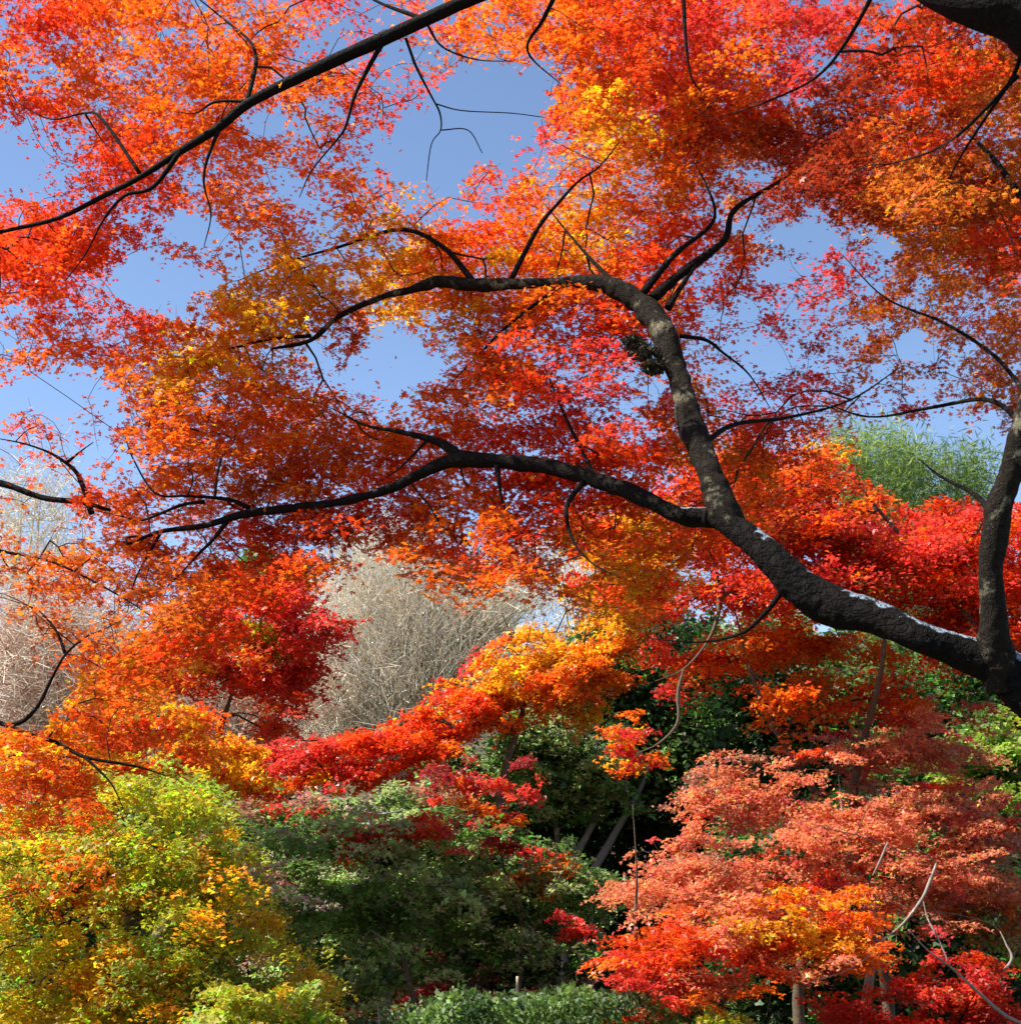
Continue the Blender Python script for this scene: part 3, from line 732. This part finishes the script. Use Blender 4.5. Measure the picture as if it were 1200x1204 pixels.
tree('dark green broadleaf tree under the amber maple arm, mint coloured sprays', [(515, 870), (560, 845), (640, 832), (700, 860), (760, 900), (770, 935), (700, 955), (640, 950), (590, 960), (530, 930), (500, 900)],
     24.4, 1.6, 400, 80, 0.062, 0.62, {'g': 5, 'd': 2, 'l': 2.5}, base=(1.2, 25.0), gap=0.30, name='broadleaf_tree', mat=LEAFG, bark=BARK_GREY, twig=0.005, trunk_r=0.1, flat=0.07,
     spots=[(640, 930, 70, 16, 'l'), (690, 925, 50, 14, 'l')],
     trunk_px=[[(660, 1240, 24.8, 7), (662, 1100, 24.8, 6), (663, 1035, 24.7, 5), (680, 1000, 24.6, 4), (702, 958, 24.5, 3.5), (725, 900, 24.4, 2)],
               [(700, 1240, 24.6, 7), (694, 1100, 24.6, 6), (694, 1035, 24.5, 5.5), (720, 985, 24.4, 4.5), (752, 928, 24.2, 3), (765, 890, 24.2, 2)],
               [(655, 1240, 25.0, 6), (657, 1040, 25.0, 4), (656, 990, 25.0, 3.5), (640, 900, 24.9, 2)]])
tree('sage green maple mixed with rusty leaves beneath the scarlet arm', [(240, 960), (310, 940), (420, 950), (510, 930), (540, 965), (500, 985), (400, 975), (330, 1000), (270, 1000)],
     19.0, 1.4, 300, 75, 0.052, 0.5, {'l': 2, 'g': 5, 't': 3, 'n': 1}, base=(-2.6, 19.4), gap=0.28, mat=LEAFG, twig=0.004, bark=BARK_GREY,
     spots=[(340, 942, 26, 10, 'C'), (385, 962, 24, 9, 'C'), (400, 970, 20, 8, 'O')])
tree('young red maple with scattered scarlet sprays among the green trees', [(395, 965), (470, 955), (540, 965), (545, 985), (500, 990), (400, 990)], 16.0, 0.5, 30, 70, 0.042, 0.36, {'C': 4, 'R': 2, 'O': 1}, base=(-1.0, 16.1), gap=0.15, trunk_r=0.035, twig=0.003)
tree('thin maple of dull red and rust sprays in front of the grey trunks', [(520, 900), (610, 895), (620, 925), (600, 975), (640, 1000), (655, 1040), (620, 1035), (570, 1010), (580, 960), (520, 950), (490, 930)],
     17.5, 0.6, 60, 60, 0.044, 0.36, {'M': 3, 'C': 2, 'O': 2, 'B': 2}, base=(0.1, 17.8), gap=0.2, trunk_r=0.04, twig=0.003)
tree('tiny crimson sapling standing alone in the dark clearing', [(672, 1072), (705, 1070), (708, 1088), (675, 1090)], 16.5, 0.25, 8, 60, 0.04, 0.26, {'C': 3, 'M': 1}, base=(0.95, 16.5), gap=0.0, trunk_r=0.02, twig=0.003)
tree('greyish shrub with faded pinkish heads beside the yellow maple', [(265, 1015), (330, 1005), (370, 1040), (370, 1085), (350, 1130), (310, 1110), (290, 1060)], 14.5, 0.8, 90, 70, 0.045, 0.36, {'n': 3, 't': 3, 'l': 2, 'g': 2}, base=(-2.3, 14.6), gap=0.2,
     name='shrub', cat='shrub', mat=LEAFG, trunk_r=0.03, twig=0.003)
# --- evergreens
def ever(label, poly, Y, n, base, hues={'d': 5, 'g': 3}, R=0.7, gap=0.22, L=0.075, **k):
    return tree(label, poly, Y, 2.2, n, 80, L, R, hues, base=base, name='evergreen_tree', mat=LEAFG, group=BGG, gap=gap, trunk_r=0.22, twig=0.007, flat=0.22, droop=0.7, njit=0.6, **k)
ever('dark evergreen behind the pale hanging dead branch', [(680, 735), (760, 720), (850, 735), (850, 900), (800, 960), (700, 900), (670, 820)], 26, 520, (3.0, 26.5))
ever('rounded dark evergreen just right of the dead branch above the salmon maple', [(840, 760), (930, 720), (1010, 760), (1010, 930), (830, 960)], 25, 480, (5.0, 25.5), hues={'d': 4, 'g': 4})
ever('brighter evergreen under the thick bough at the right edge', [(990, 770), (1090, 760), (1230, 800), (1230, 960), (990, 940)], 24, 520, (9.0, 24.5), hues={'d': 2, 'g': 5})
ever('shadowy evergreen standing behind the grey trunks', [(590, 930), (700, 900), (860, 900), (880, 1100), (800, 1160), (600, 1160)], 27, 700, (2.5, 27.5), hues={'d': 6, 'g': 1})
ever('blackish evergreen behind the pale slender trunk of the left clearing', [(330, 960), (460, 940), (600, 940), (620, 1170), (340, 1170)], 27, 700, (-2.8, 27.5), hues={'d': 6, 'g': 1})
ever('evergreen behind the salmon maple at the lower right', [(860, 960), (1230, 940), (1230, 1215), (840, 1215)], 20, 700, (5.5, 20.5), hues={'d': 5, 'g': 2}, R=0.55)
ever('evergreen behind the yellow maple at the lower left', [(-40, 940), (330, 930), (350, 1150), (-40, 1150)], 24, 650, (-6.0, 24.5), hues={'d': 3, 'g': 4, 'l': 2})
ever('small round dark green tree peeping out left of the pale bare tree', [(262, 690), (285, 662), (325, 652), (350, 672), (345, 700), (270, 705)], 38, 120, (-7.2, 38.5), hues={'g': 3, 'l': 1}, R=0.6, L=0.1)
tree('lime green leafy tree at the right edge above the salmon maple', [(1085, 930), (1120, 890), (1160, 860), (1230, 850), (1230, 950), (1150, 945)], 17, 1.0, 200, 80, 0.055, 0.5, {'v': 3, 'g': 4, 'G': 1}, base=(6.4, 17.3), name='broadleaf_tree', mat=LEAFG, gap=0.25, trunk_r=0.1, twig=0.005)

# --- feathery green plumes against the sky
def plume(label, cx, cy, rx, ry, Y, n, col1, col2):
    c = at(cx, cy, Y); base = (float(c[0]), Y, float(ground_h(c[0], Y)))
    t = thing('bamboo_clump', label, 'bamboo', base, 'feathery green bamboo tops against the sky')
    sc = Y / FPX; nC = 22; A, B, RA, RB = [], [], [], []; LP, LN, LS, LC = [], [], [], []
    for s in range(nC):
        a = RNG.uniform(-1, 1); dpt = RNG.uniform(-1, 1)
        tipx = c + np.array([a * rx * sc, dpt * rx * sc, (ry * sc) * (1 - 0.6 * a * a) * RNG.uniform(0.5, 1)])
        b0 = np.array([base[0] + RNG.normal() * 0.5, base[1] + RNG.normal() * 0.5, base[2] - 0.1])
        ts = np.linspace(0, 1, 16)[:, None]
        path = b0 + (tipx - b0) * ts + np.array([a * 0.5, 0, 0]) * (ts ** 3 - ts) 
        A.append(path[:-1]); B.append(path[1:]); r = 0.035 * (1 - ts[:, 0] * 0.85); RA.append(r[:-1]); RB.append(r[1:])
        m = n // nC
        tt = RNG.uniform(0.45, 1.0, m); k = (tt * 15).astype(int).clip(0, 14)
        q = path[k] + (path[k + 1] - path[k]) * (tt * 15 - k)[:, None]
        d = norm(RNG.normal(size=(m, 3)) + np.array([a * 1.2 + 0.4, 0, 0.9])); q = q + d * RNG.uniform(0.1, 1.0, (m, 1)) * np.array([1, 1, 0.8])
        LP.append(q); LN.append(np.cross(d, RNG.normal(size=(m, 3)))); LS.append(np.full(m, 0.085) * RNG.uniform(0.6, 1.4, m))
        mixv = RNG.random((m, 1)); LC.append(np.array(col1) * mixv + np.array(col2) * (1 - mixv))
    prisms('culms', np.vstack(A), np.vstack(B), np.concatenate(RA), np.concatenate(RB), BARK_BROWN, t, 5)
    leaf_mesh('crown', np.vstack(LP), np.vstack(LN), np.concatenate(LS), np.vstack(LC), 0, LEAFG, t)
plume('bright green feathery bamboo top, the bigger and left of the two beside the right fork', 1022, 548, 44, 42, 30, 34000, (0.36, 0.46, 0.09), (0.10, 0.20, 0.03))
plume('darker green bamboo top, the smaller and right of the two beside the right fork', 1112, 562, 38, 32, 31, 22000, (0.22, 0.32, 0.06), (0.07, 0.15, 0.02))

# --- salmon maple lower right
tree('salmon pink maple with broad horizontal tiers and grey branches at the lower right', [(798, 930), (850, 915), (930, 905), (945, 885), (1010, 880), (1060, 850), (1165, 848), (1150, 870), (1110, 885), (1100, 915), (1130, 935), (1190, 940), (1170, 1000), (1200, 1030), (1150, 1045), (1100, 1060),
      (1000, 1050), (900, 1055), (870, 1075), (800, 1070), (790, 1045), (725, 1035), (760, 1010), (830, 985), (800, 960)],
     12.5, 1.5, 1050, 100, 0.026, 0.36, {'S': 8, 'R': 0.5, 'P': 0.5, 't': 1.5}, base=(3.3, 13.8), gap=0.33, bark=BARK_GREY, trunk_r=0.05, twig=0.002, slope=0.8, droop=0.15, tslope=0.24, shelf=2.3, flat=0.05,
     spots=[(820, 930, 30, 16, 'S')],
     branches=[taper([(1100, 1015), (1093, 1035), (1083, 1057), (1060, 1087), (1035, 1107), (1017, 1127), (990, 1143), (950, 1155)], 11.2, 10.9, 2.3, 1.8),
               taper([(1043, 990), (1035, 1010), (1025, 1030)], 11.0, 11.0, 2.5, 1.5),
               taper([(1215, 1210), (1180, 1193), (1150, 1167), (1117, 1137), (1090, 1117), (1067, 1093)], 11.3, 11.0, 3.0, 2.0),
               taper([(1117, 1137), (1103, 1105), (1090, 1080), (1085, 1060)], 11.1, 11.2, 1.8, 1.2),
               taper([(1160, 1160), (1188, 1130), (1182, 1110), (1175, 1095)], 11.5, 11.6, 2.6, 1.5)])
tree('low maple tier turning orange and gold beneath the salmon maple', [(715, 1130), (760, 1100), (820, 1080), (870, 1075), (960, 1070), (1015, 1080), (1030, 1110), (980, 1135), (900, 1135), (850, 1140), (810, 1165), (760, 1175), (735, 1165), (790, 1140)],
     11.5, 0.9, 330, 95, 0.026, 0.30, {'O': 3, 'R': 2, 'S': 4}, base=(3.3, 12.9), gap=0.22, bark=BARK_BROWN, tslope=0.22, shelf=2.0, flat=0.05, trunk_r=0.022, twig=0.003,
     spots=[(950, 1100, 70, 26, 'A'), (910, 1075, 26, 14, 'A'), (750, 1160, 60, 26, 'C'), (860, 1120, 60, 18, 'R'), (740, 1125, 30, 14, 'R')])
tree('crimson low maple in the bottom right corner behind crossing grey branches', [(985, 1180), (1010, 1165), (1060, 1170), (1110, 1140), (1180, 1125), (1190, 1150), (1120, 1165), (1230, 1185), (1230, 1215), (1000, 1215)], 12, 0.8, 130, 90, 0.03, 0.3, {'C': 4, 'R': 2, 'D': 1}, base=(5.0, 12.6), gap=0.2, trunk_r=0.05, twig=0.003)
tree('olive and rust maple spray at the right edge below the salmon tiers', [(1110, 1050), (1170, 1045), (1230, 1030), (1230, 1110), (1170, 1100), (1120, 1080)], 13.5, 0.8, 90, 80, 0.036, 0.36, {'B': 2, 't': 2, 'l': 3, 'G': 1}, base=(6.2, 13.8), gap=0.25, trunk_r=0.05, twig=0.003)

# --- bottom: hedge, shrubs, dark red row
def hedge():
    P = []
    xs0, xs1 = at(400, 1190, 11.5)[0], at(830, 1190, 11.5)[0]
    t = thing('hedge', 'clipped glossy green hedge along the bottom edge at the centre', 'hedge', ((xs0 + xs1) / 2, 11.5, 0))
    n = 26000
    x = RNG.uniform(xs0, xs1, n); y = RNG.uniform(11.0, 12.3, n); z = RNG.uniform(0.05, 1.0, n) ** 0.6
    q = np.column_stack([x, y, z])
    hz = 0.78 + 0.22 * vnoise(np.column_stack([x, y, x * 0]), 2.2, 4) - 0.22 * np.clip((xs0 + 0.9 - x) / 0.9, 0, 1)
    k = z < hz; q = q[k] 
    nn = norm(RNG.normal(size=q.shape) + np.array([0, -0.3, 0.9]))
    bright = (vnoise(q, 3.5, 8) > 0.5)[:, None]
    col = np.where(bright, np.array([[0.15, 0.26, 0.05]]), np.array([[0.05, 0.11, 0.02]])) * RNG.uniform(0.6, 1.5, (len(q), 1))
    leaf_mesh('foliage', q, nn, RNG.uniform(0.025, 0.045, len(q)), col, 1, LEAFG, t)
    m = 160; bx = RNG.uniform(xs0, xs1, m); by = RNG.uniform(11.2, 12.1, m)
    A = np.column_stack([bx, by, np.full(m, -0.05)]); B = A + np.column_stack([RNG.normal(size=m) * .1, RNG.normal(size=m) * .1, RNG.uniform(.5, .8, m)])
    prisms('stems', A, B, np.full(m, .01), np.full(m, .004), BARK_BROWN, t, 5)
hedge()
tree('yellow green shrub at the bottom edge right of the hedge', [(815, 1215), (825, 1188), (850, 1182), (880, 1200), (885, 1215)], 11, 0.3, 30, 80, 0.03, 0.2, {'v': 3, 'G': 2}, base=(1.6, 11), name='shrub', cat='shrub', mat=LEAFG, gap=0, trunk_r=0.02, twig=0.003)
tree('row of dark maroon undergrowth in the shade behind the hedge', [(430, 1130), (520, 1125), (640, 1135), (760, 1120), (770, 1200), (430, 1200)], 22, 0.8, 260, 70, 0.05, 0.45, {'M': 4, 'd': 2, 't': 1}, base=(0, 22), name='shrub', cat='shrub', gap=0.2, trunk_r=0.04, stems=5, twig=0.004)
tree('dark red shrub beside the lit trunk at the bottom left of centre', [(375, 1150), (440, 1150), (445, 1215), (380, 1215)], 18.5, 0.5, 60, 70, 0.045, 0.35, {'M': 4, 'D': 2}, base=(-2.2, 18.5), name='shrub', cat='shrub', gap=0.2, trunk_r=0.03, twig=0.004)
def stake(label, px, py0, Y, r, grp):
    p = at(px, py0, Y)
    t = thing('wooden_stake', label, 'stake', (p[0], p[1], 0), grp)
    b = np.array([[p[0], p[1], -0.2, r], [p[0], p[1], p[2] * .5, r], [p[0] + .01, p[1], p[2], r * .95]])
    bough('post', b, BARK_STRAW, t, 10, 0.05)
stake('pale wooden stake behind the hedge, the right one below the crimson tier', 692, 1158, 13.5, 0.025, 'wooden stakes behind the hedge')
stake('thin pale wooden stake behind the hedge under the grey trunks', 607, 1148, 14.5, 0.015, 'wooden stakes behind the hedge')

# --- pale bare trees
def bare_tree(label, bx, by_, base_px, poly, n, rtip=0.006, fuzz=9000, spread=1.0, col=('w', 'n'), curl=0.0, kindname='bare_tree', vert=0.6, group='pale leafless trees on the slope', shk=1.0):
    Y = by_; gx = at(base_px, 800, Y)[0]; gz = float(ground_h(gx, Y))
    t = thing(kindname, label, 'tree', (gx, Y, gz), group)
    x, y = sample_poly(poly, n)
    y = y - np.abs(RNG.normal(size=n)) * 14 * (RNG.random(n) < 0.5) + (vnoise(np.column_stack([x, y * 0, y * 0]), 1 / 22.0, 3) - 0.5) * 40
    T = at(x, y, Y + RNG.normal(size=n) * 1.6)
    p = np.array(poly); bot = at(base_px, p[:, 1].max() + 10, Y)
    # main stems rise from the ground
    ms = 9; stems = []
    for s in range(ms):
        f = (s + 0.5) / ms * 2 - 1
        wx = (at(p[:, 0].max(), 700, Y)[0] - at(p[:, 0].min(), 700, Y)[0]) / 2
        tip = np.array([gx + f * wx * 0.55, Y + RNG.normal() * 0.8, bot[2] + (at(600, p[:, 1].min(), Y)[2] - bot[2]) * (0.75 - 0.3 * f * f)])
        b = np.array([[gx + f * .25, Y + RNG.normal() * .2, gz - .2, .13], [gx + f * wx * .12, Y, gz + (tip[2] - gz) * .35, .09], [gx + f * wx * .32, Y, gz + (tip[2] - gz) * .68, .05], [*tip, .015]])
        o, q = bough('trunk', b, BARK_STRAW, t, 8, .06); stems.append(q)
    S = np.vstack(stems)[:, :3]
    # twigs start lower on the nearest stem and rise in long slim arcs
    A, B, RA, RB = [], [], [], []
    for i in range(n):
        low = S[S[:, 2] < T[i, 2] - 0.25]
        if len(low) == 0: low = S
        d = np.abs(low - T[i]) * np.array([1, .6, 1.0]); j = np.argmin(d.sum(1) + RNG.random(len(low)) * 1.2)
        a = low[j]; ts = np.linspace(0, 1, 6)[:, None]
        v = T[i] - a
        path = a + v * np.hstack([ts ** 0.8, ts ** .8, ts ** 1.2]) + RNG.normal(size=3) * 0.12 * np.sin(ts * np.pi) * (1 + curl)
        r = rtip * (2.4 - 1.7 * ts[:, 0])
        A.append(path[:-1]); B.append(path[1:]); RA.append(r[:-1]); RB.append(r[1:])
    # short shoots
    m = n * 7; k = RNG.integers(0, n, m); st = T[k] + (RNG.normal(size=(m, 3)) * np.array([.35, .35, .35]))
    d = norm(RNG.normal(size=(m, 3)) * np.array([.8, .8, .5]) * shk + (norm(T[k] - np.array([gx, Y, bot[2] - 1.0])) if shk < 1 else np.array([0, 0, vert]))) * RNG.uniform(.25, .8, (m, 1))
    A.append(st); B.append(st + d); RA.append(np.full(m, rtip)); RB.append(np.full(m, rtip * .4))
    A = np.vstack(A); B = np.vstack(B)
    cc = np.array(PAL[col[0]]) ; c2 = np.array(PAL[col[1]]); mv = RNG.random((len(A), 1))
    prisms('twigs', A, B, np.concatenate(RA), np.concatenate(RB), NEEDLE, t, 3, cc * mv + c2 * (1 - mv))
    k = RNG.integers(0, n, fuzz); P = T[k] + RNG.normal(size=(fuzz, 3)) * .45; mv = RNG.random((fuzz, 1))
    leaf_mesh('buds', P, RNG.normal(size=(fuzz, 3)), RNG.uniform(.012, .035, fuzz), cc * mv + c2 * (1 - mv), 1, NEEDLE, t)
bare_tree('broad pale straw coloured leafless tree, brush like, left of the amber maple', 0, 30, 470, [(345, 700), (390, 660), (440, 632), (500, 660), (560, 690), (630, 668), (652, 700), (600, 750), (560, 790), (520, 830), (450, 868), (360, 868), (330, 800), (370, 760)], 1500, rtip=0.0085, fuzz=9000, shk=0.75)
bare_tree('pinkish grey leafless tree at the left edge behind curling black branches', 0, 27, 90, [(-40, 690), (60, 685), (150, 700), (170, 760), (130, 840), (60, 870), (-40, 870)], 650, col=('w', 't'), fuzz=6000, curl=2.5, vert=0.1)
bare_tree('small grey brown leafless tree between the crimson maple and scarlet arm', 0, 26, 270, [(180, 790), (240, 770), (330, 780), (370, 850), (300, 872), (190, 872)], 380, col=('n', 't'), fuzz=4000, curl=1.5)
bare_tree('tall whitish leafless tree rising behind the left maple branches', 0, 36, 20, [(-40, 560), (30, 545), (90, 580), (120, 650), (90, 700), (-40, 700)], 260, col=('w', 'n'), fuzz=1500, curl=1, rtip=.007)
bare_tree('thin grey leafless tree behind the amber maple beside the dark evergreens', 0, 36, 700, [(640, 640), (700, 620), (780, 640), (800, 720), (740, 760), (650, 740)], 360, col=('n', 'w'), fuzz=2500)

# --- wooded hillside behind everything
def hill_wood():
    n = 5200
    x = RNG.uniform(-70, 75, n); y = RNG.uniform(40, 120, n)
    z = ground_h(x, y) + RNG.uniform(0.3, 3.6, n)
    C = np.column_stack([x, y, z]); R = RNG.uniform(0.8, 1.8, n)
    def cf(C_):
        q = vnoise(C_, 0.12, 3) * .7 + RNG.random(len(C_)) * .3
        c = np.tile(np.array(PAL['n']) * .7, (len(C_), 1))
        c[q < .42] = (0.07, 0.10, 0.03); c[q > .62] = (0.34, 0.12, 0.05); c[(q > .42) & (q < .5)] = PAL['n']
        return c
    P, N2, S, col = spray_leaves(C, R, 45, np.zeros(3), 0.17, cf, None, .5, .3, .7)
    o = leaf_mesh('hillside_woodland', P, N2, S, col, 2, NEEDLE, None); o['kind'] = 'stuff'
    o['label'] = 'mixed brown and green woodland covering the far hillside'; o['category'] = 'woodland'
hill_wood()

# --- fallen leaves on the ground
def litter():
    n = 26000
    x = RNG.uniform(-14, 14, n); y = RNG.uniform(3, 26, n)
    k = vnoise(np.column_stack([x, y, x * 0]), 0.5, 2) + RNG.random(n) * 0.5 > 0.55; x, y = x[k], y[k]
    P = np.column_stack([x, y, ground_h(x, y) + 0.065 + RNG.random(len(x)) * 0.02])
    pick = RNG.integers(0, 5, len(x)); base = np.array([(0.45, 0.06, 0.02), (0.5, 0.16, 0.03), (0.3, 0.12, 0.05), (0.22, 0.10, 0.05), (0.55, 0.3, 0.05)])
    o = leaf_mesh('fallen_leaves', P, np.array([0, 0, 1.0]) + RNG.normal(size=P.shape) * 0.25, RNG.uniform(0.03, 0.05, len(x)), base[pick], 3, LEAF, None)
    o['kind'] = 'stuff'; o['label'] = 'fallen red and brown maple leaves lying on the ground'; o['category'] = 'fallen leaves'
litter()
